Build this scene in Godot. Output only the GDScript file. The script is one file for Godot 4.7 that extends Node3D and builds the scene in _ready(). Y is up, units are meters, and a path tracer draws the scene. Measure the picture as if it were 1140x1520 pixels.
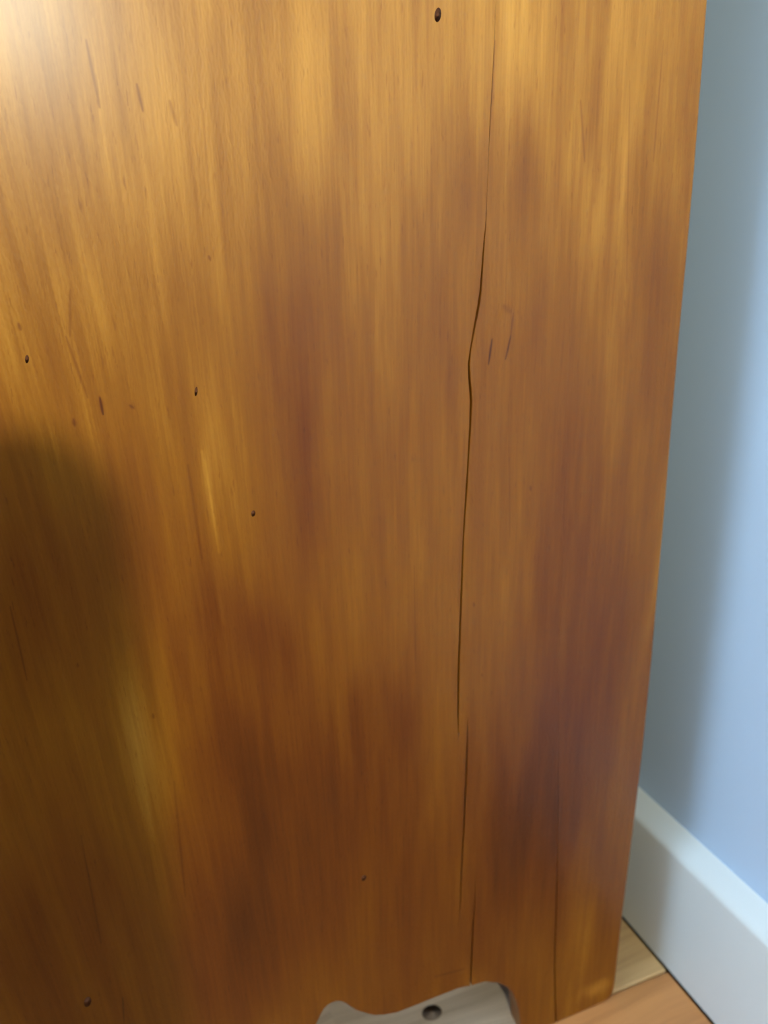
extends Node3D
# Close view of the stained wooden side of a chest that stands beside a pale blue wall.
# x runs towards the blue wall, y is up, the chest's side lies in the plane z = 0 and the camera stands at z = 0.37.

const X0 := -0.19       # the side panel's texture covers x X0 .. X0 + XW and y 0 .. YH
const XW := 0.525
const YH := 0.95
const WALL_X := 0.4047
const TW := 1280
const TH := 1536
const LW := 320
const LH := 384

var M := {}
var tone := PackedFloat32Array()
var bend := PackedFloat32Array()

# ---------------------------------------------------------------- helpers
func tag(o: Node, label: String, category: String, group := "", kind := "") -> Node:
	o.set_meta("label", label)
	o.set_meta("category", category)
	if group != "":
		o.set_meta("group", group)
	if kind != "":
		o.set_meta("kind", kind)
	return o

func put(called: String, mesh: Mesh, mat: Material, parent: Node, at := Vector3.ZERO) -> MeshInstance3D:
	var o := MeshInstance3D.new()
	o.name = called
	o.mesh = mesh
	o.material_override = mat
	o.position = at
	parent.add_child(o, true)
	return o

func base(called: String, at: Vector3) -> Node3D:
	var o := Node3D.new()
	o.name = called
	o.position = at
	add_child(o, true)
	return o

func begin() -> SurfaceTool:
	var st := SurfaceTool.new()
	st.begin(Mesh.PRIMITIVE_TRIANGLES)
	return st

# one triangle that faces along n, whichever way its corners run
func tri(st: SurfaceTool, p: Array, n: Array, uv: Array, face: Vector3) -> void:
	var order := [0, 1, 2]
	var a: Vector3 = p[0]
	var b: Vector3 = p[1]
	var c: Vector3 = p[2]
	if (b - a).cross(c - a).dot(face) > 0.0:
		order = [0, 2, 1]
	for k in order:
		st.set_normal(n[k])
		st.set_uv(uv[k])
		st.add_vertex(p[k])

func flat_tri(st: SurfaceTool, a: Vector3, b: Vector3, c: Vector3, out: Vector3) -> void:
	var n := (b - a).cross(c - a)
	if n.length() < 1e-12:
		return
	n = n.normalized()
	if n.dot(out) < 0.0:
		n = -n
	tri(st, [a, b, c], [n, n, n], [Vector2(a.x, a.y), Vector2(b.x, b.y), Vector2(c.x, c.y)], n)

func flat_quad(st: SurfaceTool, a: Vector3, b: Vector3, c: Vector3, d: Vector3, out: Vector3) -> void:
	flat_tri(st, a, b, c, out)
	flat_tri(st, a, c, d, out)

# a box with its twelve edges chamfered, added to st
func add_box(st: SurfaceTool, mid: Vector3, size: Vector3, bev := 0.002) -> void:
	var h := size / 2.0
	var i := h - Vector3.ONE * minf(bev, minf(h.x, minf(h.y, h.z)) * 0.9)
	var sg := [-1.0, 1.0]
	for s in sg:
		flat_quad(st, mid + Vector3(h.x * s, -i.y, -i.z), mid + Vector3(h.x * s, i.y, -i.z), mid + Vector3(h.x * s, i.y, i.z), mid + Vector3(h.x * s, -i.y, i.z), Vector3(s, 0, 0))
		flat_quad(st, mid + Vector3(-i.x, h.y * s, -i.z), mid + Vector3(i.x, h.y * s, -i.z), mid + Vector3(i.x, h.y * s, i.z), mid + Vector3(-i.x, h.y * s, i.z), Vector3(0, s, 0))
		flat_quad(st, mid + Vector3(-i.x, -i.y, h.z * s), mid + Vector3(i.x, -i.y, h.z * s), mid + Vector3(i.x, i.y, h.z * s), mid + Vector3(-i.x, i.y, h.z * s), Vector3(0, 0, s))
		for t in sg:
			flat_quad(st, mid + Vector3(h.x * s, i.y * t, -i.z), mid + Vector3(h.x * s, i.y * t, i.z), mid + Vector3(i.x * s, h.y * t, i.z), mid + Vector3(i.x * s, h.y * t, -i.z), Vector3(s, t, 0))
			flat_quad(st, mid + Vector3(h.x * s, -i.y, i.z * t), mid + Vector3(h.x * s, i.y, i.z * t), mid + Vector3(i.x * s, i.y, h.z * t), mid + Vector3(i.x * s, -i.y, h.z * t), Vector3(s, 0, t))
			flat_quad(st, mid + Vector3(-i.x, h.y * s, i.z * t), mid + Vector3(i.x, h.y * s, i.z * t), mid + Vector3(i.x, i.y * s, h.z * t), mid + Vector3(-i.x, i.y * s, h.z * t), Vector3(0, s, t))
			for u in sg:
				flat_tri(st, mid + Vector3(h.x * s, i.y * t, i.z * u), mid + Vector3(i.x * s, h.y * t, i.z * u), mid + Vector3(i.x * s, i.y * t, h.z * u), Vector3(s, t, u))

func box(size: Vector3, bev := 0.002) -> ArrayMesh:
	var st := begin()
	add_box(st, Vector3.ZERO, size, bev)
	return st.commit()

# a plate cut along an outline in the xy plane: front at z = 0, back at z = -depth, front edges rounded by bev[i]
func plate(outline: PackedVector2Array, bev: PackedFloat32Array, depth: float) -> ArrayMesh:
	var n := outline.size()
	var area := 0.0
	for i in n:
		area += outline[i].cross(outline[(i + 1) % n])
	var outward := PackedVector2Array()
	var miter := PackedVector2Array()
	for i in n:
		var e0 := (outline[i] - outline[(i + n - 1) % n]).normalized()
		var e1 := (outline[(i + 1) % n] - outline[i]).normalized()
		var n0 := Vector2(e0.y, -e0.x) * signf(area)
		var n1 := Vector2(e1.y, -e1.x) * signf(area)
		var m := n0 + n1
		m = m.normalized() if m.length() > 0.05 else n0
		outward.append(m)
		miter.append(m / maxf(0.6, m.dot(n1)))
	var rings := []
	var steps := 4
	for k in steps + 1:
		var a := PI / 2.0 * k / steps
		var ring := []
		for i in n:
			var q := outline[i] - miter[i] * bev[i] * (1.0 - sin(a))
			ring.append([Vector3(q.x, q.y, -bev[i] * (1.0 - cos(a))), Vector3(outward[i].x * sin(a), outward[i].y * sin(a), cos(a))])
		rings.append(ring)
	var st := begin()
	var flat := PackedVector2Array()
	for i in n:
		flat.append(Vector2(rings[0][i][0].x, rings[0][i][0].y))
	var idx := Geometry2D.triangulate_polygon(flat)
	if idx.is_empty():
		idx = Geometry2D.triangulate_polygon(outline)
		print("outline could not be inset")
	for t in range(0, idx.size(), 3):
		var p := []
		var b := []
		var uv := []
		for k in 3:
			var q: Vector2 = flat[idx[t + k]]
			p.append(Vector3(q.x, q.y, 0))
			b.append(Vector3(q.x, q.y, -depth))
			uv.append(wood_uv(p[k]))
		tri(st, p, [Vector3.BACK, Vector3.BACK, Vector3.BACK], uv, Vector3.BACK)
		tri(st, b, [Vector3.FORWARD, Vector3.FORWARD, Vector3.FORWARD], uv, Vector3.FORWARD)
	for i in n:
		var j := (i + 1) % n
		var e := outline[j] - outline[i]
		var out3 := Vector3(e.y, -e.x, 0).normalized() * signf(area)
		for k in steps:
			var a = rings[k][i]
			var b = rings[k][j]
			var c = rings[k + 1][j]
			var d = rings[k + 1][i]
			var f := out3 + Vector3.BACK
			tri(st, [a[0], b[0], c[0]], [a[1], b[1], c[1]], [wood_uv(a[0]), wood_uv(b[0]), wood_uv(c[0])], f)
			tri(st, [a[0], c[0], d[0]], [a[1], c[1], d[1]], [wood_uv(a[0]), wood_uv(c[0]), wood_uv(d[0])], f)
		var s0: Vector3 = rings[steps][i][0]
		var s1: Vector3 = rings[steps][j][0]
		var s2 := Vector3(flat[j].x, flat[j].y, -depth)
		var s3 := Vector3(flat[i].x, flat[i].y, -depth)
		tri(st, [s0, s1, s2], [out3, out3, out3], [wood_uv(s0), wood_uv(s1), wood_uv(s2)], out3)
		tri(st, [s0, s2, s3], [out3, out3, out3], [wood_uv(s0), wood_uv(s2), wood_uv(s3)], out3)
	return st.commit()

func wood_uv(p: Vector3) -> Vector2:
	return Vector2((p.x - X0) / XW, 1.0 - p.y / YH)

# a profile (x away from the wall to the left, y up) drawn along z
func moulding(profile: PackedVector2Array, z0: float, z1: float) -> ArrayMesh:
	var st := begin()
	var n := profile.size()
	var nor := PackedVector2Array()
	for i in n - 1:
		var e := profile[i + 1] - profile[i]
		nor.append(Vector2(e.y, -e.x).normalized())
	for i in n - 1:
		var na := nor[i]
		var nb := nor[i]
		if i > 0 and nor[i - 1].dot(nor[i]) > 0.5:
			na = (nor[i - 1] + nor[i]).normalized()
		if i < n - 2 and nor[i + 1].dot(nor[i]) > 0.5:
			nb = (nor[i + 1] + nor[i]).normalized()
		var a := Vector3(-profile[i].x, profile[i].y, z0)
		var b := Vector3(-profile[i + 1].x, profile[i + 1].y, z0)
		var c := Vector3(b.x, b.y, z1)
		var d := Vector3(a.x, a.y, z1)
		var va := Vector3(-na.x, na.y, 0)
		var vb := Vector3(-nb.x, nb.y, 0)
		var f := va + vb
		tri(st, [a, b, c], [va, vb, vb], [Vector2(0, a.y), Vector2(0, b.y), Vector2(1, b.y)], f)
		tri(st, [a, c, d], [va, vb, va], [Vector2(0, a.y), Vector2(1, b.y), Vector2(1, a.y)], f)
	for zz in [z0, z1]:
		var out := Vector3.BACK if zz > z0 else Vector3.FORWARD
		var idx := Geometry2D.triangulate_polygon(profile)
		for t in range(0, idx.size(), 3):
			var q := []
			for k in 3:
				q.append(Vector3(-profile[idx[t + k]].x, profile[idx[t + k]].y, zz))
			flat_tri(st, q[0], q[1], q[2], out)
	return st.commit()

# a profile (radius, height) turned round the y axis
func lathe(profile: PackedVector2Array, sides := 28) -> ArrayMesh:
	var st := begin()
	st.set_smooth_group(0)
	for i in profile.size() - 1:
		for k in sides:
			var a0 := TAU * k / sides
			var a1 := TAU * (k + 1) / sides
			var p := profile[i]
			var q := profile[i + 1]
			var c := [Vector3(p.x * cos(a0), p.y, p.x * sin(a0)), Vector3(p.x * cos(a1), p.y, p.x * sin(a1)), Vector3(q.x * cos(a1), q.y, q.x * sin(a1)), Vector3(q.x * cos(a0), q.y, q.x * sin(a0))]
			var e := q - p
			var nr := Vector2(e.y, -e.x).normalized()
			var n0 := Vector3(nr.x * cos(a0), nr.y, nr.x * sin(a0))
			var n1 := Vector3(nr.x * cos(a1), nr.y, nr.x * sin(a1))
			var uv := [Vector2(0, 0), Vector2(1, 0), Vector2(1, 1), Vector2(0, 1)]
			if p.x > 1e-6:
				tri(st, [c[0], c[1], c[2]], [n0, n1, n1], [uv[0], uv[1], uv[2]], n0)
			if q.x > 1e-6:
				tri(st, [c[0], c[2], c[3]], [n0, n1, n0], [uv[0], uv[2], uv[3]], n0)
	return st.commit()

func ball(r: Vector3, sides := 20) -> ArrayMesh:
	var s := SphereMesh.new()
	s.radius = 1.0
	s.height = 2.0
	s.radial_segments = sides
	s.rings = sides / 2
	var st := begin()
	st.append_from(s, 0, Transform3D(Basis.from_scale(r), Vector3.ZERO))
	return st.commit()

# ---------------------------------------------------------------- materials
func blot(x: float, y: float, rx: float, ry: float, amount: float) -> void:
	# one cloud of darker or paler tone, for stain and for painted light, drawn out along the grain
	var cx := (x - X0) / XW * LW
	var cy := (1.0 - y / YH) * LH
	var ax := rx / XW * LW
	var ay := ry / YH * LH
	for j in range(maxi(0, int(cy - 2.2 * ay)), mini(LH, int(cy + 2.2 * ay) + 1)):
		for i in range(maxi(0, int(cx - 2.6 * ax)), mini(LW, int(cx + 2.6 * ax) + 1)):
			var at := j * LW + i
			var dx := (i + bend[at] * 2.2 - cx) / ax
			var dy := (j + bend[at] * 5.0 - cy) / ay
			var d := dx * dx + dy * dy
			if d < 5.0:
				tone[at] += amount * exp(-d * 0.85)

# one mark in the wood from (ax, ay) to (bx, by), thin at both ends; t is handed on by reference
func stroke(t: PackedFloat32Array, ax: float, ay: float, bx: float, by: float, width: float, amount: float) -> void:
	var a := Vector2(ax, ay)
	var b := Vector2(bx, by)
	var r := width * 1.6
	var i0 := clampi(int((minf(ax, bx) - r - X0) / XW * TW), 0, TW - 1)
	var i1 := clampi(int((maxf(ax, bx) + r - X0) / XW * TW) + 1, 0, TW - 1)
	var j0 := clampi(int((1.0 - (maxf(ay, by) + r) / YH) * TH), 0, TH - 1)
	var j1 := clampi(int((1.0 - (minf(ay, by) - r) / YH) * TH) + 1, 0, TH - 1)
	var along := b - a
	for j in range(j0, j1 + 1):
		for i in range(i0, i1 + 1):
			var p := Vector2(X0 + (i + 0.5) / TW * XW, (1.0 - (j + 0.5) / TH) * YH)
			var k := clampf((p - a).dot(along) / along.length_squared(), 0.0, 1.0)
			var d := p.distance_to(a + along * k) / (width * (0.35 + 1.2 * k * (1.0 - k)))
			if d < 2.2:
				t[j * TW + i] += amount * exp(-d * d)

func noise(kind: int, s: int, freq: float, octaves := 3) -> FastNoiseLite:
	var f := FastNoiseLite.new()
	f.noise_type = kind
	f.seed = s
	f.frequency = freq
	f.fractal_octaves = octaves
	return f

func streak_bytes(s: int, freq: float, squeeze: int, octaves := 3) -> PackedByteArray:
	var im := noise(FastNoiseLite.TYPE_SIMPLEX_SMOOTH, s, freq, octaves).get_image(TW, TH / squeeze)
	im.convert(Image.FORMAT_L8)
	im.resize(TW, TH, Image.INTERPOLATE_CUBIC)
	return im.get_data()

func float_image(a: PackedFloat32Array) -> PackedFloat32Array:
	var im := Image.create_from_data(LW, LH, false, Image.FORMAT_RF, a.to_byte_array())
	im.resize(TW, TH, Image.INTERPOLATE_CUBIC)
	return im.get_data().to_float32_array()

func make_stained_wood() -> void:
	tone.resize(LW * LH)
	bend.resize(LW * LH)
	var shift := PackedFloat32Array()
	shift.resize(LW * LH)
	var n1 := noise(FastNoiseLite.TYPE_SIMPLEX_SMOOTH, 11, 0.02, 3)
	var n2 := noise(FastNoiseLite.TYPE_SIMPLEX_SMOOTH, 12, 0.009, 4)
	var n3 := noise(FastNoiseLite.TYPE_SIMPLEX_SMOOTH, 13, 0.006, 2)
	for j in LH:
		var y := (1.0 - (j + 0.5) / LH) * YH
		for i in LW:
			var x := X0 + (i + 0.5) / LW * XW
			var at := j * LW + i
			bend[at] = n1.get_noise_2d(i, j * 0.45) * 3.0
			tone[at] = TONE + 0.09 * n2.get_noise_2d(i * 1.9, j * 0.5)
			var w := smoothstep(0.17, -0.08, x)
			shift[at] = (-0.10 * w * (0.69 - y) + 0.006 * n3.get_noise_2d(i, j * 0.55)) / XW * TW
	stains_and_painted_light()
	var t := float_image(tone)
	grain_marks(t)
	var sh := float_image(shift)
	var wide := streak_bytes(21, 0.022, 6, 4)
	var fine := streak_bytes(22, 0.09, 13, 3)
	var hair := streak_bytes(23, 0.32, 26, 2)
	var pore := streak_bytes(24, 0.20, 5, 2)
	var grit := streak_bytes(25, 0.30, 2, 1)
	var ramp := Gradient.new()
	ramp.offsets = PackedFloat32Array([0.0, 0.25, 0.5, 0.75, 1.0])
	ramp.colors = RAMP
	var lut := PackedByteArray()
	for k in 256:
		var c := ramp.sample(k / 255.0)
		lut.append_array([c.r8, c.g8, c.b8])
	var rgb := PackedByteArray()
	rgb.resize(TW * TH * 3)
	var hgt := PackedByteArray()
	hgt.resize(TW * TH)
	var o := 0
	for j in TH:
		var row := j * TW
		for i in TW:
			var at := row + i
			var src := row + clampi(i + int(sh[at]), 0, TW - 1)
			var f: int = fine[src] - 128
			var v := t[at] * 255.0 + (wide[src] - 128) * 0.135 + f * 0.09 + (hair[src] - 128) * 0.06
			var p: int = pore[src]
			if p > 196:
				v -= (p - 196) * 0.55
			var k := clampi(int(v), 0, 255) * 3
			rgb[o] = lut[k]
			rgb[o + 1] = lut[k + 1]
			rgb[o + 2] = lut[k + 2]
			o += 3
			hgt[at] = clampi(128 + int(f * 0.25 + (grit[src] - 128) * 0.55 - (p - 128) * 0.3), 0, 255)
	var tex := ImageTexture.create_from_image(Image.create_from_data(TW, TH, false, Image.FORMAT_RGB8, rgb))
	var htex := ImageTexture.create_from_image(Image.create_from_data(TW, TH, false, Image.FORMAT_L8, hgt))
	var m := StandardMaterial3D.new()
	m.albedo_texture = tex
	m.roughness = WOOD_ROUGH
	m.metallic_specular = 0.22
	m.clearcoat_enabled = true      # thin varnish
	m.clearcoat = 0.52
	m.clearcoat_roughness = 0.315
	m.heightmap_enabled = true
	m.heightmap_texture = htex
	m.heightmap_scale = WOOD_RELIEF
	M.wood = m
	var r := StandardMaterial3D.new()      # the same stained wood on the pieces that have no laid-out grain
	r.albedo_texture = tex
	r.roughness = 0.5
	r.uv1_triplanar = true
	r.uv1_scale = Vector3(1.0 / XW, 1.0 / YH, 1.0 / XW)
	M.wood_rest = r

func make_oak() -> void:
	var w := 1024
	var h := 512
	var a := noise(FastNoiseLite.TYPE_SIMPLEX_SMOOTH, 31, 0.035, 4).get_image(w / 16, h)
	a.convert(Image.FORMAT_L8)
	a.resize(w, h, Image.INTERPOLATE_CUBIC)
	var b := noise(FastNoiseLite.TYPE_SIMPLEX_SMOOTH, 32, 0.22, 2).get_image(w / 20, h)
	b.convert(Image.FORMAT_L8)
	b.resize(w, h, Image.INTERPOLATE_CUBIC)
	var da := a.get_data()
	var db := b.get_data()
	var wob := noise(FastNoiseLite.TYPE_SIMPLEX_SMOOTH, 33, 0.006, 2)
	var px := PackedByteArray()
	px.resize(w * h * 3)
	var ramp := Gradient.new()
	ramp.offsets = PackedFloat32Array([0.0, 0.5, 1.0])
	ramp.colors = PackedColorArray([Color(0.72, 0.66, 0.58), Color(0.86, 0.80, 0.72), Color(0.95, 0.90, 0.83)])
	var lut := PackedByteArray()
	for k in 256:
		var c := ramp.sample(k / 255.0)
		lut.append_array([c.r8, c.g8, c.b8])
	var o := 0
	for j in h:
		for i in w:
			var jj := clampi(j + int(14.0 * wob.get_noise_2d(i, j * 0.7)), 0, h - 1)
			var k := clampi(128 + int((da[jj * w + i] - 128) * 0.75 + (db[jj * w + i] - 128) * 0.25), 0, 255) * 3
			px[o] = lut[k]
			px[o + 1] = lut[k + 1]
			px[o + 2] = lut[k + 2]
			o += 3
	var tex := ImageTexture.create_from_image(Image.create_from_data(w, h, false, Image.FORMAT_RGB8, px))
	M.oak = []
	for k in 5:
		var m := StandardMaterial3D.new()
		m.albedo_texture = tex
		m.albedo_color = [Color(0.84, 0.63, 0.43), Color(0.85, 0.67, 0.49), Color(0.80, 0.61, 0.43), Color(0.88, 0.78, 0.62), Color(0.90, 0.88, 0.875)][k]
		m.roughness = 0.45
		m.uv1_triplanar = true
		m.uv1_scale = Vector3(1.0, 1.0, 3.2)
		m.uv1_offset = Vector3(0.37 * k, 0.0, 0.23 * k)
		M.oak.append(m)

func plain(c: Color, rough: float, spec := 0.5) -> StandardMaterial3D:
	var m := StandardMaterial3D.new()
	m.albedo_color = c
	m.roughness = rough
	m.metallic_specular = spec
	return m

func make_plain_materials() -> void:
	var bump := NoiseTexture2D.new()
	bump.width = 512
	bump.height = 512
	bump.seamless = true
	bump.noise = noise(FastNoiseLite.TYPE_SIMPLEX_SMOOTH, 41, 0.05, 3)
	var wall := plain(WALL_PAINT, 0.75, 0.35)      # rolled emulsion
	wall.heightmap_enabled = true
	wall.heightmap_texture = bump
	wall.heightmap_scale = 0.004
	wall.uv1_triplanar = true
	wall.uv1_scale = Vector3.ONE * 4.0
	M.wall = wall
	M.room_wall = plain(Color(0.62, 0.48, 0.35), 0.85, 0.3)     # the other walls: tan
	M.white = plain(Color(0.825, 0.865, 0.89), 0.4)
	M.ceiling = plain(Color(0.92, 0.92, 0.90), 0.9, 0.3)
	M.subfloor = plain(Color(0.16, 0.12, 0.09), 0.9, 0.2)
	M.knot = plain(Color(0.34, 0.18, 0.07), 0.6, 0.3)
	M.floor_knot = plain(Color(0.50, 0.43, 0.37), 0.6)
	M.brass = plain(Color(0.62, 0.50, 0.30), 0.35)
	M.brass.metallic = 1.0
	M.steel = plain(Color(0.20, 0.20, 0.21), 0.4)
	M.blocker_wood = plain(Color(0.30, 0.20, 0.13), 0.5)  # wood of the panel added to block the lamp
	var glass := plain(Color(1, 1, 1, 0.05), 0.02)
	glass.transparency = BaseMaterial3D.TRANSPARENCY_ALPHA
	M.glass = glass
	var bulb := plain(Color(1, 0.95, 0.85), 0.4)
	bulb.emission_enabled = true
	bulb.emission = LAMP_COLOR
	bulb.emission_energy_multiplier = 6.0
	M.bulb = bulb

# ---------------------------------------------------------------- what the light and the colours are tuned with
const LAMP_COLOR := Color(0.99, 0.99, 0.89)
const LAMP_AT := Vector3(-0.038, 0.889, 0.80)
const LAMP_ENERGY := 0.75
const LAMP_RADIUS := 0.010
const SKY_TOP := Color(0.80, 0.91, 1.0)
const SKY_LOW := Color(0.92, 0.965, 1.0)
const SKY_ENERGY := 14.5
const EXPOSURE := 1.0
const TONE := 0.485
const WOOD_ROUGH := 0.48
const WOOD_RELIEF := 0.035
const WALL_PAINT := Color(0.725, 0.83, 0.955)
const RAMP := [Color(0.24, 0.098, 0.018), Color(0.395, 0.192, 0.022), Color(0.525, 0.318, 0.05), Color(0.76, 0.54, 0.21), Color(0.90, 0.725, 0.41)]

func _ready() -> void:
	# camera
	var cam := Camera3D.new()
	cam.name = "camera"
	cam.fov = rad_to_deg(2.0 * atan(760.0 / 1142.0))
	cam.near = 0.02
	cam.far = 60.0
	var bx := Vector3(0.93175783, -0.02150245, 0.3624431)
	var bz := Vector3(-0.33886559, 0.30694751, 0.88935558)
	cam.transform = Transform3D(Basis(bx, bz.cross(bx), bz).orthonormalized(), Vector3(0.0, 0.56, 0.3701))
	var lens := CameraAttributesPhysical.new()
	lens.frustum_focal_length = 12.0 / (760.0 / 1142.0)
	lens.frustum_near = 0.02
	lens.frustum_far = 60.0
	lens.frustum_focus_distance = 0.35
	lens.exposure_aperture = 5.0
	cam.attributes = lens
	add_child(cam)
	cam.current = true
	# daylight through the window
	var env := Environment.new()
	var sky := Sky.new()
	var psm := ProceduralSkyMaterial.new()
	psm.sky_top_color = SKY_TOP
	psm.sky_horizon_color = SKY_LOW
	psm.ground_horizon_color = Color(0.55, 0.60, 0.66)
	psm.ground_bottom_color = Color(0.35, 0.37, 0.38)
	psm.energy_multiplier = 1.0
	sky.sky_material = psm
	env.background_mode = Environment.BG_SKY
	env.sky = sky
	env.background_energy_multiplier = SKY_ENERGY
	env.ambient_light_source = Environment.AMBIENT_SOURCE_SKY
	env.tonemap_mode = Environment.TONE_MAPPER_LINEAR
	env.tonemap_exposure = EXPOSURE
	env.sdfgi_enabled = true
	env.ssao_enabled = true
	env.ssil_enabled = true
	var we := WorldEnvironment.new()
	we.name = "world_environment"
	we.environment = env
	add_child(we)

	make_stained_wood()
	make_oak()
	make_plain_materials()
	build_room()
	build_chest()
	build_lamp_blocker()
	build_lamp()

# ---------------------------------------------------------------- the setting
const RX0 := -2.3
const RZ0 := -1.5
const RZ1 := 3.0
const RH := 2.4
const ROOF := [-1.1, -0.1, 0.05, 0.75]           # the roof window: x from, to, z from, to
const WIN_LEFT := [-0.45, 1.05, 0.95, 2.28]          # from, to, sill, head: the window in the wall facing the blue one, along z

# a wall along x (before it is turned) from a to b with one window in it: win = [from, to, sill, head]
func wall_with_window(called: String, opening: String, at: Vector3, turn: float, a: float, b: float, win: Array, label: String, window_label: String) -> void:
	var st := begin()
	var mid := (a + b) / 2.0
	add_box(st, Vector3(mid, win[2] / 2.0 - 0.025, 0), Vector3(b - a, win[2] + 0.05, 0.12), 0.001)
	add_box(st, Vector3(mid, (win[3] + RH) / 2.0 + 0.025, 0), Vector3(b - a, RH - win[3] + 0.05, 0.12), 0.001)
	add_box(st, Vector3((a + win[0]) / 2.0, (win[2] + win[3]) / 2.0, 0), Vector3(win[0] - a, win[3] - win[2], 0.12), 0.001)
	add_box(st, Vector3((b + win[1]) / 2.0, (win[2] + win[3]) / 2.0, 0), Vector3(b - win[1], win[3] - win[2], 0.12), 0.001)
	var wall := put(called, st.commit(), M.room_wall, self, at)
	wall.rotation.y = turn
	tag(wall, label, "wall", "", "structure")
	var ww: float = win[1] - win[0]
	var wh: float = win[3] - win[2]
	var o := base(opening, at + Vector3((win[0] + win[1]) / 2.0, win[2], 0).rotated(Vector3.UP, turn))
	o.rotation.y = turn
	tag(o, window_label, "window", "", "structure")
	var fr := begin()
	for s in [-1.0, 1.0]:
		add_box(fr, Vector3(s * (ww / 2.0 - 0.025), wh / 2.0, 0), Vector3(0.05, wh, 0.06), 0.004)
	add_box(fr, Vector3(0, 0.025, 0), Vector3(ww - 0.1, 0.05, 0.06), 0.004)
	add_box(fr, Vector3(0, wh - 0.025, 0), Vector3(ww - 0.1, 0.05, 0.06), 0.004)
	add_box(fr, Vector3(0, wh / 2.0, 0), Vector3(0.05, wh - 0.1, 0.06), 0.004)
	put("window_frame", fr.commit(), M.white, o)
	for s in [-1.0, 1.0]:
		put("pane", box(Vector3(ww / 2.0 - 0.075, wh - 0.1, 0.006), 0.0005), M.glass, o, Vector3(s * (ww / 4.0 - 0.0125), wh / 2.0, 0))
	put("window_sill", box(Vector3(ww + 0.1, 0.025, 0.10), 0.004), M.white, o, Vector3(0, -0.0125, -0.09))

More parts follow.
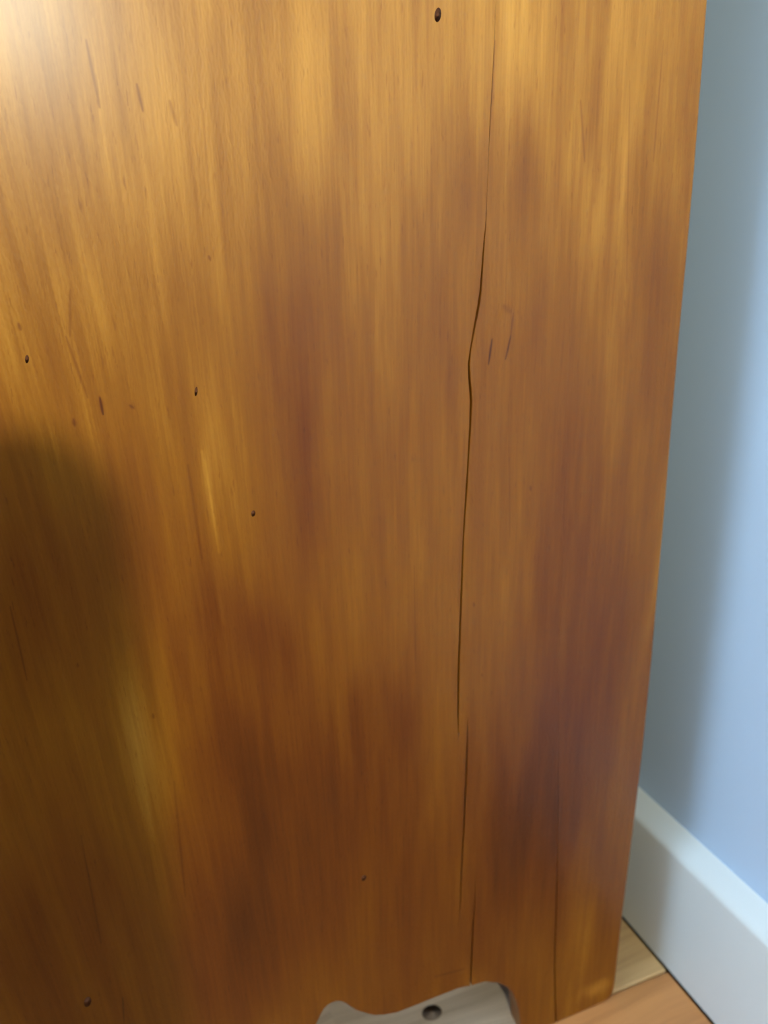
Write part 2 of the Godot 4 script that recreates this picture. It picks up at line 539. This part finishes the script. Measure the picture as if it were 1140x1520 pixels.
func build_room() -> void:
	var zc := (RZ0 + RZ1) / 2.0
	var zl := RZ1 - RZ0
	var xc := (RX0 + WALL_X) / 2.0
	var xl := WALL_X - RX0
	tag(put("wall_right", box(Vector3(0.12, RH + 0.1, zl + 0.24), 0.001), M.wall, self, Vector3(WALL_X + 0.06, RH / 2.0, zc)), "pale blue painted wall beside the wooden chest, plain and smooth", "wall", "", "structure")
	tag(put("wall_back", box(Vector3(xl, RH + 0.1, 0.12), 0.001), M.room_wall, self, Vector3(xc, RH / 2.0, RZ0 - 0.06)), "tan painted wall hidden behind the wooden chest", "wall", "", "structure")
	wall_with_window("wall_left", "window_1", Vector3(RX0 - 0.06, 0, 0), -PI / 2.0, RZ0 - 0.12, RZ1 + 0.12, WIN_LEFT, "tan painted wall with a tall window, facing the chest's front", "white framed tall window in the wall facing the chest's front")
	tag(put("wall_front", box(Vector3(xl, RH + 0.1, 0.12), 0.001), M.room_wall, self, Vector3(xc, RH / 2.0, RZ1 + 0.06)), "tan painted wall at the far side of the room behind the viewer", "wall", "", "structure")
	var st := begin()
	var cy := RH + 0.06
	add_box(st, Vector3((RX0 - 0.12 + ROOF[0]) / 2.0, cy, zc), Vector3(ROOF[0] - RX0 + 0.12, 0.12, zl + 0.24), 0.001)
	add_box(st, Vector3((WALL_X + 0.12 + ROOF[1]) / 2.0, cy, zc), Vector3(WALL_X + 0.12 - ROOF[1], 0.12, zl + 0.24), 0.001)
	add_box(st, Vector3((ROOF[0] + ROOF[1]) / 2.0, cy, (RZ0 - 0.12 + ROOF[2]) / 2.0), Vector3(ROOF[1] - ROOF[0], 0.12, ROOF[2] - RZ0 + 0.12), 0.001)
	add_box(st, Vector3((ROOF[0] + ROOF[1]) / 2.0, cy, (RZ1 + 0.12 + ROOF[3]) / 2.0), Vector3(ROOF[1] - ROOF[0], 0.12, RZ1 + 0.12 - ROOF[3]), 0.001)
	tag(put("ceiling", st.commit(), M.ceiling, self), "plain white painted ceiling with a roof window, above the room", "ceiling", "", "structure")
	var roof := base("window_2", Vector3((ROOF[0] + ROOF[1]) / 2.0, cy, (ROOF[2] + ROOF[3]) / 2.0))
	tag(roof, "white framed roof window in the ceiling above the viewer", "window", "", "structure")
	var rw: float = ROOF[1] - ROOF[0]
	var rl: float = ROOF[3] - ROOF[2]
	var rf := begin()
	for s in [-1.0, 1.0]:
		add_box(rf, Vector3(s * (rw / 2.0 - 0.02), 0, 0), Vector3(0.04, 0.07, rl), 0.004)
		add_box(rf, Vector3(0, 0, s * (rl / 2.0 - 0.02)), Vector3(rw - 0.08, 0.07, 0.04), 0.004)
	put("window_frame", rf.commit(), M.white, roof)
	put("pane", box(Vector3(rw - 0.08, 0.006, rl - 0.08), 0.0005), M.glass, roof)
	# baseboards
	var prof := PackedVector2Array([Vector2(0, 0), Vector2(0.020, 0), Vector2(0.020, 0.1062), Vector2(0.0197, 0.1078), Vector2(0.0189, 0.1092), Vector2(0.0174, 0.1105), Vector2(0.0150, 0.1119), Vector2(0.0050, 0.1170), Vector2(0.0020, 0.1184), Vector2(0, 0.1190)])
	tag(put("baseboard_right", moulding(prof, RZ0 + 0.02, RZ1 - 0.02), M.white, self, Vector3(WALL_X, 0.0007, 0)), "white painted baseboard with a rounded top edge along the blue wall", "baseboard", "", "structure")
	var bb := put("baseboard_back", moulding(prof, -xl / 2.0 + 0.02, xl / 2.0 - 0.02), M.white, self, Vector3(xc, 0.0012, RZ0))
	bb.rotation.y = PI / 2.0
	tag(bb, "white baseboard along the wall hidden behind the chest", "baseboard", "", "structure")
	# floor: planks that run from the blue wall, with open joints between them
	var fl := base("floor", Vector3(xc, 0, zc))
	tag(fl, "pale oak plank floor under the chest and along the white baseboard", "floor", "", "structure")
	put("subfloor", box(Vector3(xl + 0.24, 0.1, zl + 0.24), 0.001), M.subfloor, fl, Vector3(0, -0.064, 0))
	var rng := RandomNumberGenerator.new()
	rng.seed = 5
	var pitch := 0.142
	var shared := {}
	var first := -0.0045 - ceilf((-0.0045 - RZ0) / pitch) * pitch
	var k := 0
	var near_row := -1
	var z := first
	while z < RZ1:
		var z0 := maxf(z, RZ0)
		var z1 := minf(z + pitch, RZ1)
		var by_chest := absf(z1 + 0.0045) < 0.001
		if by_chest:
			near_row = k + 1
		if z1 - z0 > 0.01:
			var x1 := WALL_X - 0.0206
			var length := 1.35 - 0.31 * ((k * 7) % 4) / 4.0 + (0.45 if k % 2 == 0 else 0.0)
			while x1 > RX0 + 0.01:
				if by_chest and x1 > 0.3:
					length = x1 - 0.27
				var x0 := maxf(x1 - length, RX0)
				var key := "%.3f %.3f" % [x1 - x0, z1 - z0]
				if not shared.has(key):
					shared[key] = box(Vector3(x1 - x0 - 0.0008, 0.014, z1 - z0 - 0.0012), 0.0012)
				var tint := (k * 2 + rng.randi() % 2) % 3
				if by_chest:
					tint = 3 if x1 > 0.3 else 4 if x1 > 0.1 else 0
				elif k == near_row:
					tint = 0
				var pl := put("floor_plank", shared[key], M.oak[tint], fl, Vector3((x0 + x1) / 2.0 - xc, -0.007, (z0 + z1) / 2.0 - zc))
				if by_chest and x1 < 0.3 and x1 > 0.1:
					put("knot", ball(Vector3(0.0082, 0.0005, 0.0066), 16), M.floor_knot, pl, Vector3(0.1884 - (x0 + x1) / 2.0, 0.0070, -0.0438 - (z0 + z1) / 2.0))
				x1 = x0
				length = 1.35
		z += pitch
		k += 1

# ---------------------------------------------------------------- the chest
func pts(a: Array) -> PackedVector2Array:
	var p := PackedVector2Array()
	for i in range(0, a.size(), 2):
		p.append(Vector2(a[i], a[i + 1]))
	return p

func stains_and_painted_light() -> void:  # stain clouds of the wood, with some light and shade painted in
	blot(0.120, 0.170, 0.150, 0.120, -0.10)  # painted falloff: darker low down, beyond what the lamp gives
	blot(0.270, 0.260, 0.110, 0.150, -0.07)  # same painted falloff, lower right
	blot(-0.04, 0.200, 0.090, 0.140, -0.08)  # same painted falloff, lower left
	blot(0.180, 0.690, 0.220, 0.110, 0.17)  # paler top, lamp brightness painted into the wood
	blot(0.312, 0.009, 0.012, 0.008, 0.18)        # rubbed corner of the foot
	blot(0.330, 0.360, 0.004, 0.120, 0.12)        # highlight painted along the rounded edge by the wall
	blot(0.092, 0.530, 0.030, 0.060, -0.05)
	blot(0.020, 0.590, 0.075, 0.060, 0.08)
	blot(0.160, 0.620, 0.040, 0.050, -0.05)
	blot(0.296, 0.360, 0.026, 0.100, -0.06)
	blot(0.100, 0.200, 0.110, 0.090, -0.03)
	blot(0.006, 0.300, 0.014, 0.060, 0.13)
	blot(-0.030, 0.420, 0.045, 0.055, -0.16)  # deepens the cast shadow at the left in the wood colour
	blot(-0.050, 0.270, 0.040, 0.080, -0.08)  # lower part of that shadow, also darkened by colour
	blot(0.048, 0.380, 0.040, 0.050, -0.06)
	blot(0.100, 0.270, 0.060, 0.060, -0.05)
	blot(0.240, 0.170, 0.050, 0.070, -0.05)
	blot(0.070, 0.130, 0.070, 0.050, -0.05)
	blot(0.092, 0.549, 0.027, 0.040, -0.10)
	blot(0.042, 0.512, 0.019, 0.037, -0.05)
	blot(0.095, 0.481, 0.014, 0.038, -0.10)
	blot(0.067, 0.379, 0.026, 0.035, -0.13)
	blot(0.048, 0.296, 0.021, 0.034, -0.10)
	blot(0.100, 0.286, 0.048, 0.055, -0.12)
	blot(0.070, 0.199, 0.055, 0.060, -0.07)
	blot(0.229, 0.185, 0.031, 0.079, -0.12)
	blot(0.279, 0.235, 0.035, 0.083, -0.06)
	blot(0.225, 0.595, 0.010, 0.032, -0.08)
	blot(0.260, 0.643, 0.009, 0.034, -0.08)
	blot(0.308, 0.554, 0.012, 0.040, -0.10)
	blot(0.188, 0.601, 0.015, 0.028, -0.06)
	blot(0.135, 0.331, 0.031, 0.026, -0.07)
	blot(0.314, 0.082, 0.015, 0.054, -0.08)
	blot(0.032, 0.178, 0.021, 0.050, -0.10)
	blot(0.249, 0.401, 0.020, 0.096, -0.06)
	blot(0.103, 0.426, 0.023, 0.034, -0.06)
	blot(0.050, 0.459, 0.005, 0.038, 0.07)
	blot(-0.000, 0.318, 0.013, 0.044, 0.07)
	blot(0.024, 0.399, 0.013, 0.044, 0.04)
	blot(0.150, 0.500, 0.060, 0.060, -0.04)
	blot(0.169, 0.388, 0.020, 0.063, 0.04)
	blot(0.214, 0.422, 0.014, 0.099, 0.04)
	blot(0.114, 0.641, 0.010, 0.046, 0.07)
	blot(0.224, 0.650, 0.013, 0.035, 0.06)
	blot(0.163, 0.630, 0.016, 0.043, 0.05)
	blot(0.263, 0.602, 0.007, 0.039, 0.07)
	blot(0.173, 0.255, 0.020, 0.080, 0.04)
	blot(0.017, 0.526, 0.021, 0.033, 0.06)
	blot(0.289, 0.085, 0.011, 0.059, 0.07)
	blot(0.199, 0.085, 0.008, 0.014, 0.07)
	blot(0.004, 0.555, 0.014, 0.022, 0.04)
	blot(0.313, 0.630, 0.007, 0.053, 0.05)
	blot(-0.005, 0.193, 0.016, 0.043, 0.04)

# short checks, pores and single darker or paler grain lines
func grain_marks(t: PackedFloat32Array) -> void:
	stroke(t, 0.2050, 0.5206, 0.2031, 0.5072, 0.0008, -0.45)
	stroke(t, 0.2175, 0.5334, 0.2163, 0.5215, 0.0007, -0.17)
	stroke(t, 0.2163, 0.5215, 0.2135, 0.5094, 0.0008, -0.40)
	stroke(t, 0.2117, 0.5371, 0.2154, 0.5345, 0.0030, -0.11)
	stroke(t, 0.0179, 0.6477, 0.0200, 0.6236, 0.0009, -0.17)
	stroke(t, 0.0357, 0.6330, 0.0370, 0.6230, 0.0010, -0.19)
	stroke(t, 0.0484, 0.6273, 0.0503, 0.6184, 0.0014, -0.11)
	stroke(t, 0.0049, 0.5053, 0.0053, 0.4976, 0.0010, -0.40)
	stroke(t, 0.0174, 0.5006, 0.0190, 0.4992, 0.0012, -0.22)
	stroke(t, -0.0074, 0.4966, -0.0073, 0.4935, 0.0012, -0.22)
	stroke(t, -0.0236, 0.5392, -0.0230, 0.5364, 0.0010, -0.19)
	stroke(t, -0.0012, 0.5523, -0.0039, 0.5326, 0.0009, -0.11)
	stroke(t, -0.0056, 0.5327, -0.0002, 0.5057, 0.0009, -0.12)
	stroke(t, 0.0478, 0.4758, 0.0513, 0.4231, 0.0018, 0.08)
	stroke(t, 0.0405, 0.4699, 0.0427, 0.4208, 0.0012, -0.09)
	stroke(t, 0.2032, 0.6603, 0.2013, 0.6194, 0.0006, -0.14)
	stroke(t, 0.2162, 0.4846, 0.2197, 0.4049, 0.0005, -0.09)
	stroke(t, 0.2323, 0.2220, 0.2346, 0.1886, 0.0007, -0.08)
	stroke(t, 0.1893, 0.4721, 0.1862, 0.3679, 0.0012, -0.06)
	stroke(t, 0.1706, 0.0911, 0.1939, 0.0883, 0.0012, -0.15)
	stroke(t, 0.3019, 0.6670, 0.3015, 0.6094, 0.0007, -0.11)
	stroke(t, 0.2825, 0.6473, 0.2896, 0.5469, 0.0006, -0.09)
	stroke(t, 0.2531, 0.6366, 0.2575, 0.6085, 0.0010, -0.11)
	stroke(t, 0.1585, 0.3980, 0.1587, 0.3296, 0.0007, -0.11)
	stroke(t, -0.0336, 0.2775, -0.0328, 0.2045, 0.0009, -0.11)
	stroke(t, -0.0466, 0.4117, -0.0453, 0.3724, 0.0008, -0.15)
	stroke(t, 0.0161, 0.2964, 0.0145, 0.2195, 0.0012, -0.11)
	stroke(t, -0.0265, 0.1621, -0.0281, 0.1422, 0.0008, -0.19)
	stroke(t, 0.1964, 0.3682, 0.1968, 0.3659, 0.0010, -0.19)
	stroke(t, 0.2321, 0.4354, 0.2326, 0.4329, 0.0012, -0.19)
	stroke(t, 0.2027, 0.3197, 0.2032, 0.3177, 0.0010, -0.15)
	stroke(t, -0.0220, 0.3763, -0.0219, 0.3744, 0.0010, -0.15)
	stroke(t, 0.0099, 0.3398, 0.0100, 0.3373, 0.0010, -0.19)
	stroke(t, 0.0591, 0.5651, 0.0596, 0.5633, 0.0008, -0.22)
	stroke(t, 0.3299, 0.4833, 0.3308, 0.4800, 0.0010, -0.22)

const TOP_Y := 0.93
const CHEST_X0 := -0.185
const DEPTH := 0.018
const FAR_Z := -0.90

# the scalloped lower edge between the two feet, from the foot by the wall towards the front
func scallop() -> PackedVector2Array:
	var half := pts([0.2433, 0.0, 0.2418, 0.0136, 0.2404, 0.024, 0.2382, 0.0335, 0.2358, 0.0416, 0.2331, 0.0482, 0.2283, 0.0556, 0.2215, 0.0622, 0.2104, 0.0682, 0.1995, 0.0706, 0.1888, 0.0715, 0.1731, 0.0713, 0.1577, 0.0708, 0.1426, 0.0706, 0.1327, 0.0730, 0.1260, 0.0758, 0.1207, 0.0798, 0.1165, 0.0833, 0.1128, 0.0868, 0.1098, 0.0905, 0.1069, 0.0945, 0.1045, 0.0975, 0.1020, 0.0993, 0.0992, 0.1005, 0.0965, 0.1004, 0.0942, 0.0997, 0.0920, 0.0980, 0.0898, 0.0948, 0.0878, 0.0908, 0.0857, 0.0866, 0.0835, 0.0830, 0.0800, 0.0790, 0.0760, 0.0770])
	return half

func lip(half: float) -> float:
	return 0.00025 if half > 0.0003 else 0.00006 if half > 0.0 else 0.0

func build_chest() -> void:
	var root := base("wooden_chest", Vector3(0.073, 0, -0.45))
	tag(root, "honey stained wooden chest with a long cracked side, beside the blue wall", "chest")
	var off := -root.position
	# the two joints of the side: the long crack and the hairline by the wall. Each row: x, y, half the opening
	var crack := [[0.2041, YH - 0.02, 0.0], [0.2037, 0.69, 0.00004], [0.2024, 0.649, 0.00010], [0.2012, 0.622, 0.00012], [0.2003, 0.592, 0.00006], [0.1999, 0.577, 0.00022], [0.1993, 0.570, 0.00034], [0.1985, 0.558, 0.00048], [0.1977, 0.5455, 0.00062], [0.1962, 0.5360, 0.00068], [0.1939, 0.5247, 0.00052], [0.1922, 0.5154, 0.00040], [0.1913, 0.508, 0.00062], [0.1918, 0.5005, 0.00068], [0.1930, 0.4887, 0.00070], [0.1926, 0.4732, 0.00058], [0.1918, 0.458, 0.00044], [0.1910, 0.4413, 0.00050], [0.1900, 0.425, 0.00048], [0.1892, 0.4095, 0.00042], [0.1883, 0.3762, 0.00052], [0.1873, 0.3413, 0.00060], [0.1869, 0.318, 0.00062], [0.1868, 0.2952, 0.00046]]
	var crack2 := [[0.1934, 0.2925, 0.0], [0.1936, 0.2741, 0.00040], [0.1930, 0.247, 0.00058], [0.1923, 0.2238, 0.00056], [0.1915, 0.200, 0.00050], [0.1906, 0.1776, 0.00044]]
	var crack3 := [[0.2010, 0.1722, 0.0], [0.2009, 0.1456, 0.00030], [0.2000, 0.125, 0.00042], [0.1994, 0.1091, 0.00050], [0.1991, 0.090, 0.00060], [0.1990, 0.0706, 0.00070]]
	var hair := [[0.2440, YH - 0.02, 0.0], [0.2474, 0.68, 0.00003], [0.2535, 0.519, 0.00003], [0.2590, 0.307, 0.00003], [0.2652, 0.1784, 0.00012], [0.2664, 0.145, 0.00030], [0.2677, 0.1123, 0.00042], [0.2684, 0.080, 0.00048], [0.2696, 0.0546, 0.00052], [0.2715, 0.025, 0.00050], [0.2734, 0.0, 0.00050]]
	var sc := scallop()
	# board towards the front: down the crack's left lip, along the scallop, up the front edge
	var a := PackedVector2Array()
	var ab := PackedFloat32Array()
	for r in crack:
		a.append(Vector2(r[0] - r[2], r[1])); ab.append(lip(r[2]))
	a.append(Vector2(0.1875, 0.2733)); ab.append(0.0)                    # blind end of the upper crack
	a.append(Vector2(0.1868 + 0.00046, 0.2952)); ab.append(0.0)
	for r in crack2:
		a.append(Vector2(r[0] - r[2], r[1])); ab.append(lip(r[2]))
	a.append(Vector2(0.1896, 0.150)); ab.append(0.00006)
	a.append(Vector2(0.1888, 0.1282)); ab.append(0.0)                    # blind end of the lower crack
	a.append(Vector2(0.1904, 0.150)); ab.append(0.00006)
	a.append(Vector2(0.1906 + 0.00044, 0.1776)); ab.append(0.0)
	for r in crack3:
		a.append(Vector2(r[0] - r[2], r[1])); ab.append(lip(r[2]))
	for p in sc:
		if p.x < 0.198:
			a.append(p); ab.append(0.0016)
	for i in range(sc.size() - 2, -1, -1):
		var p := Vector2(0.152 - sc[i].x, sc[i].y)
		if p.x > -0.0935:
			a.append(p); ab.append(0.0016)
	a.append(Vector2(CHEST_X0, 0.0)); ab.append(0.0016)
	a.append(Vector2(CHEST_X0, TOP_Y)); ab.append(0.0005)
	a[0] = Vector2(crack[0][0], TOP_Y)
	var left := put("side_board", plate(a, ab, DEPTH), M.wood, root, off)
	left.set_meta("label", "wide honey stained side board left of the long crack")
	# board between the crack and the hairline
	var b := PackedVector2Array()
	var bb := PackedFloat32Array()
	for i in range(hair.size()):
		var r = hair[i]
		b.append(Vector2(r[0] - r[2], r[1])); bb.append(0.0004 if r[2] > 0.0002 else 0.00006)
	b[0] = Vector2(hair[0][0] - 0.00002, TOP_Y)
	for p in sc:
		if p.x > 0.1993:
			b.append(p); bb.append(0.0016)
	for rows in [crack3, crack2, crack]:
		for i in range(rows.size() - 1, -1, -1):
			var r = rows[i]
			b.append(Vector2(r[0] + r[2], r[1])); bb.append(lip(r[2]))
	b[b.size() - 1] = Vector2(crack[0][0] + 0.00004, TOP_Y)
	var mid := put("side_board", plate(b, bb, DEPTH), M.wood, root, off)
	mid.set_meta("label", "narrow brown side board right of the long crack")
	# board by the wall, its outer edge a little worn and bowed
	var c := PackedVector2Array()
	var cb := PackedFloat32Array()
	for r in hair:
		c.append(Vector2(r[0] + r[2], r[1])); cb.append(0.0004 if r[2] > 0.0002 else 0.00006)
	c[0] = Vector2(hair[0][0], TOP_Y)
	for q in [[0.300, 0.0002], [0.315, 0.0009], [0.3225, 0.0022], [0.3257, 0.0046], [0.3270, 0.0087], [0.3276, 0.018], [0.3279, 0.0292], [0.3289, 0.0823], [0.3305, 0.125], [0.3319, 0.1683], [0.3334, 0.2254], [0.3338, 0.2899], [0.3332, 0.350], [0.3326, 0.4105], [0.3318, 0.460], [0.3312, 0.5151], [0.3312, 0.560], [0.3308, 0.6067], [0.3298, 0.6498], [0.3286, 0.6933], [0.3270, TOP_Y]]:
		c.append(Vector2(q[0], q[1])); cb.append(0.0022 if q[1] > 0.005 else 0.0012)
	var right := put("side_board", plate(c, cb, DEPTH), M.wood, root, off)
	right.set_meta("label", "side board next to the wall with a rounded worn outer edge")
	# dark little knots
	for q in [[left, 0.1731, 0.6686, 0.0017, 0.0030], [left, 0.0702, 0.4412, 0.0011, 0.0017], [left, -0.0448, 0.1669, 0.0020, 0.0036], [left, 0.1219, 0.1935, 0.0018, 0.0022], [left, 0.0477, 0.5047, 0.0007, 0.0022], [left, -0.0225, 0.5241, 0.0008, 0.0018]]:
		var kn := put("knot", ball(Vector3(q[3], q[4], 0.0002), 14), M.knot, q[0], Vector3(q[1], q[2], 0.0))
		kn.rotation.z = -0.2
	# the rest of the carcass
	var xm := (CHEST_X0 + 0.327) / 2.0
	var full := pts([0.327, TOP_Y])
	for p in pts([0.327, 0.0]):
		full.append(p)
	var fb := PackedFloat32Array()
	for p in sc:
		full.append(p)
	for i in range(sc.size() - 2, -1, -1):
		full.append(Vector2(0.152 - sc[i].x, sc[i].y))
	full.append(Vector2(CHEST_X0, 0.0))
	full.append(Vector2(CHEST_X0, TOP_Y))
	for p in full:
		fb.append(0.001)
	put("far_side_panel", plate(full, fb, DEPTH), M.wood, root, off + Vector3(0, 0, FAR_Z + DEPTH))
	var zc := FAR_Z / 2.0
	var zl := -FAR_Z
	put("back_panel", box(Vector3(0.008, TOP_Y - 0.12, zl - 2 * DEPTH - 0.002), 0.001), M.wood_rest, root, off + Vector3(0.315, 0.12 + (TOP_Y - 0.12) / 2.0, zc))
	put("bottom_board", box(Vector3(0.49, 0.016, zl - 2 * DEPTH - 0.002), 0.001), M.wood_rest, root, off + Vector3(0.065, 0.128, zc))
	put("top_board", box(Vector3(0.55, 0.024, zl + 0.04), 0.006), M.wood_rest, root, off + Vector3(xm - 0.012, TOP_Y + 0.0121, zc))
	put("front_rail", box(Vector3(0.018, 0.05, zl - 2 * DEPTH - 0.002), 0.002), M.wood_rest, root, off + Vector3(CHEST_X0 + 0.010, 0.148, zc))
	for i in 4:
		var hgt := 0.180
		var y := 0.180 + i * 0.187 + hgt / 2.0
		var dr := put("drawer", box(Vector3(0.020, hgt, zl - 2 * DEPTH - 0.006), 0.003), M.wood_rest, root, off + Vector3(CHEST_X0 + 0.011, y, zc))
		for s in [-1.0, 1.0]:
			var kb := put("knob", lathe(PackedVector2Array([Vector2(0, 0.030), Vector2(0.010, 0.029), Vector2(0.017, 0.024), Vector2(0.017, 0.018), Vector2(0.009, 0.010), Vector2(0.008, 0.0)])), M.wood_rest, dr, Vector3(-0.010, 0, s * 0.25))
			kb.rotation.z = PI / 2.0

# ---------------------------------------------------------------- the lamp behind the viewer and a panel added to block it
func build_lamp_blocker() -> void:  # unseen panel added only to throw the shadow at lower left
	var root := base("added_lamp_blocker", Vector3(-0.246, 0, 0.43))
	tag(root, "added low dark wooden screen panel on two feet standing behind the viewer", "blocker")
	var o := PackedVector2Array()
	var rad := 0.018
	var hw := 0.23
	var top := 0.706
	for k in 9:
		var t := PI / 2.0 * k / 8.0
		o.append(Vector2(hw - rad + rad * cos(t), top - rad + rad * sin(t)))
	for k in 9:
		var t := PI / 2.0 + PI / 2.0 * k / 8.0
		o.append(Vector2(-hw + rad + rad * cos(t), top - rad + rad * sin(t)))
	o.append(Vector2(-hw, 0.06))
	o.append(Vector2(hw, 0.06))
	var bv := PackedFloat32Array()
	for p in o:
		bv.append(0.004)
	put("panel", plate(o, bv, 0.018), M.blocker_wood, root, Vector3(0, 0, 0.009))
	for sx in [-1.0, 1.0]:
		put("foot", box(Vector3(0.04, 0.0598, 0.16), 0.006), M.blocker_wood, root, Vector3(sx * 0.19, 0.0299, 0.0))

func build_lamp() -> void:
	var root := base("floor_lamp", Vector3(LAMP_AT.x, 0, LAMP_AT.z + 0.06))
	tag(root, "slim dark metal floor lamp with a small bare warm bulb", "lamp")
	put("base", lathe(PackedVector2Array([Vector2(0, 0.02), Vector2(0.10, 0.018), Vector2(0.12, 0.010), Vector2(0.12, 0.0), Vector2(0, 0)])), M.steel, root)
	put("pole", lathe(PackedVector2Array([Vector2(0, LAMP_AT.y - 0.04), Vector2(0.008, LAMP_AT.y - 0.04), Vector2(0.008, 0.019)]), 16), M.steel, root)
	var arm := put("arm", box(Vector3(0.014, 0.014, 0.08), 0.003), M.steel, root, Vector3(0, LAMP_AT.y - 0.047, -0.032))
	put("socket", lathe(PackedVector2Array([Vector2(0, 0.026), Vector2(0.010, 0.026), Vector2(0.012, 0.0), Vector2(0, 0)]), 18), M.brass, arm, Vector3(0, 0.0065, -0.028))
	put("bulb", ball(Vector3(LAMP_RADIUS + 0.002, LAMP_RADIUS + 0.002, LAMP_RADIUS + 0.002), 20), M.bulb, root, Vector3(0, LAMP_AT.y, -0.06))
	var l := OmniLight3D.new()
	l.name = "bulb_light"
	l.light_color = LAMP_COLOR
	l.light_energy = LAMP_ENERGY
	l.light_size = LAMP_RADIUS
	l.omni_range = 8.0
	l.omni_attenuation = 2.0
	l.shadow_enabled = true
	l.position = Vector3(0, LAMP_AT.y, -0.06)
	root.add_child(l)
